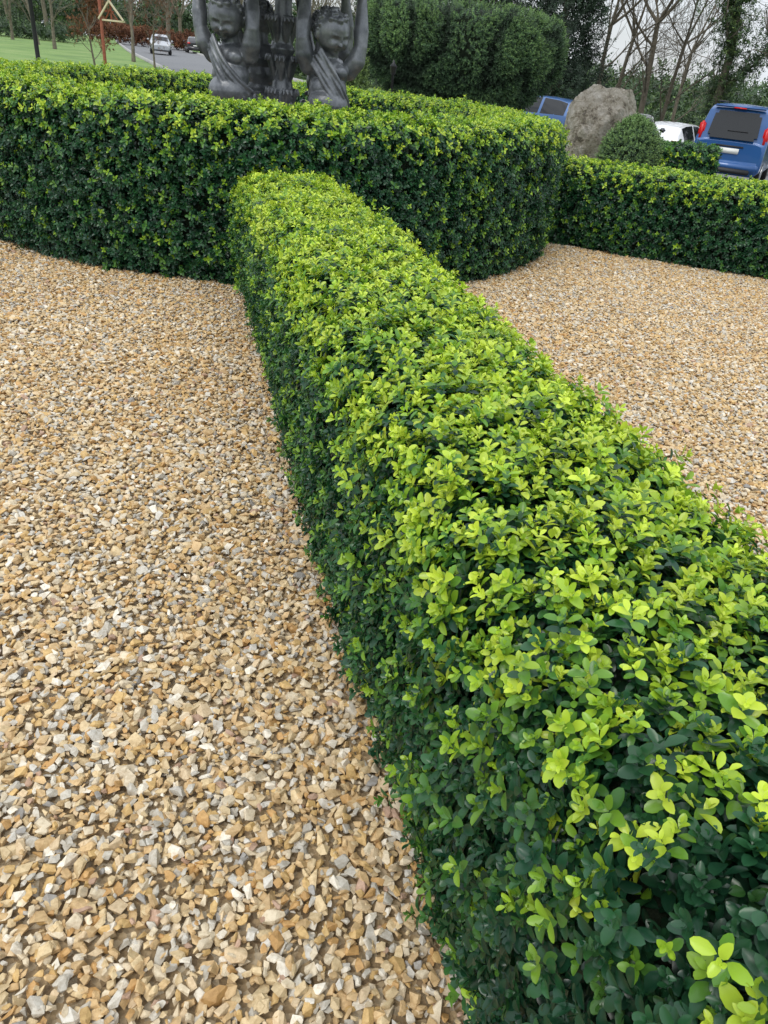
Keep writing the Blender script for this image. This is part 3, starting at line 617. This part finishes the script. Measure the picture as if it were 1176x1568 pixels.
# ------------------------------------------------------------ world, sun, camera
SUN_AZ,SUN_EL=math.radians(215),math.radians(58)
w=bpy.data.worlds.new('World'); scene.world=w; w.use_nodes=True; nt=w.node_tree; bg=nt.nodes['Background']
sky=nt.nodes.new('ShaderNodeTexSky'); sky.sky_type='NISHITA'; sky.sun_disc=False; sky.sun_elevation=SUN_EL; sky.sun_rotation=SUN_AZ; sky.air_density=1.2; sky.dust_density=2
tc=nt.nodes.new('ShaderNodeTexCoord'); mp=nt.nodes.new('ShaderNodeMapping'); mp.inputs['Scale'].default_value=(1,1,3.2); no=nt.nodes.new('ShaderNodeTexNoise'); no.inputs['Scale'].default_value=2.6; no.inputs['Detail'].default_value=7; no.inputs['Roughness'].default_value=.55
cr=nt.nodes.new('ShaderNodeValToRGB'); cr.color_ramp.elements[0].position=.36; cr.color_ramp.elements[0].color=(.45,)*3+(1,); cr.color_ramp.elements[1].position=.58; cr.color_ramp.elements[1].color=(1,1,1,1)
mx=nt.nodes.new('ShaderNodeMix'); mx.data_type='RGBA'; L=nt.links
sp=nt.nodes.new('ShaderNodeSeparateXYZ'); mr=nt.nodes.new('ShaderNodeMapRange'); mr.inputs['To Min'].default_value=.86; mr.inputs['To Max'].default_value=1.9
vm=nt.nodes.new('ShaderNodeVectorMath'); vm.operation='SCALE'; vm.inputs[0].default_value=(8.1,8.5,9.1)
L.new(tc.outputs['Generated'],sp.inputs[0]); L.new(sp.outputs['Z'],mr.inputs['Value']); L.new(mr.outputs[0],vm.inputs['Scale'])
L.new(tc.outputs['Generated'],mp.inputs[0]); L.new(mp.outputs[0],no.inputs[0]); L.new(no.outputs['Fac'],cr.inputs[0]); L.new(cr.outputs[0],mx.inputs[0]); L.new(sky.outputs[0],mx.inputs[6]); L.new(vm.outputs[0],mx.inputs[7])
L.new(mx.outputs[2],bg.inputs[0]); bg.inputs[1].default_value=.120
sd=bpy.data.lights.new('sun','SUN'); sd.energy=1.15; sd.angle=math.radians(25); sd.color=(1,.955,.88); so=bpy.data.objects.new('sun',sd); link(so)
S=Vector((math.sin(SUN_AZ)*math.cos(SUN_EL),math.cos(SUN_AZ)*math.cos(SUN_EL),math.sin(SUN_EL))); so.rotation_euler=S.to_track_quat('Z','Y').to_euler()

cam=bpy.data.cameras.new('camera'); co=bpy.data.objects.new('camera',cam); link(co); cam.sensor_fit='VERTICAL'; cam.sensor_height=24; cam.lens=24*1100/1568; cam.clip_start=.05; cam.clip_end=4000
Pt=math.radians(31.7); ro=math.radians(6)
Fw=Vector((0,math.cos(Pt),-math.sin(Pt))); Up=Vector((0,math.sin(Pt),math.cos(Pt))); Xr=Vector((1,0,0))
Rr=Xr*math.cos(ro)+Up*math.sin(ro); Uu=-Xr*math.sin(ro)+Up*math.cos(ro)
M=Matrix((Rr,Uu,-Fw)).transposed().to_4x4(); M.translation=Vector((0,0,1.5)); co.matrix_world=M
scene.camera=co
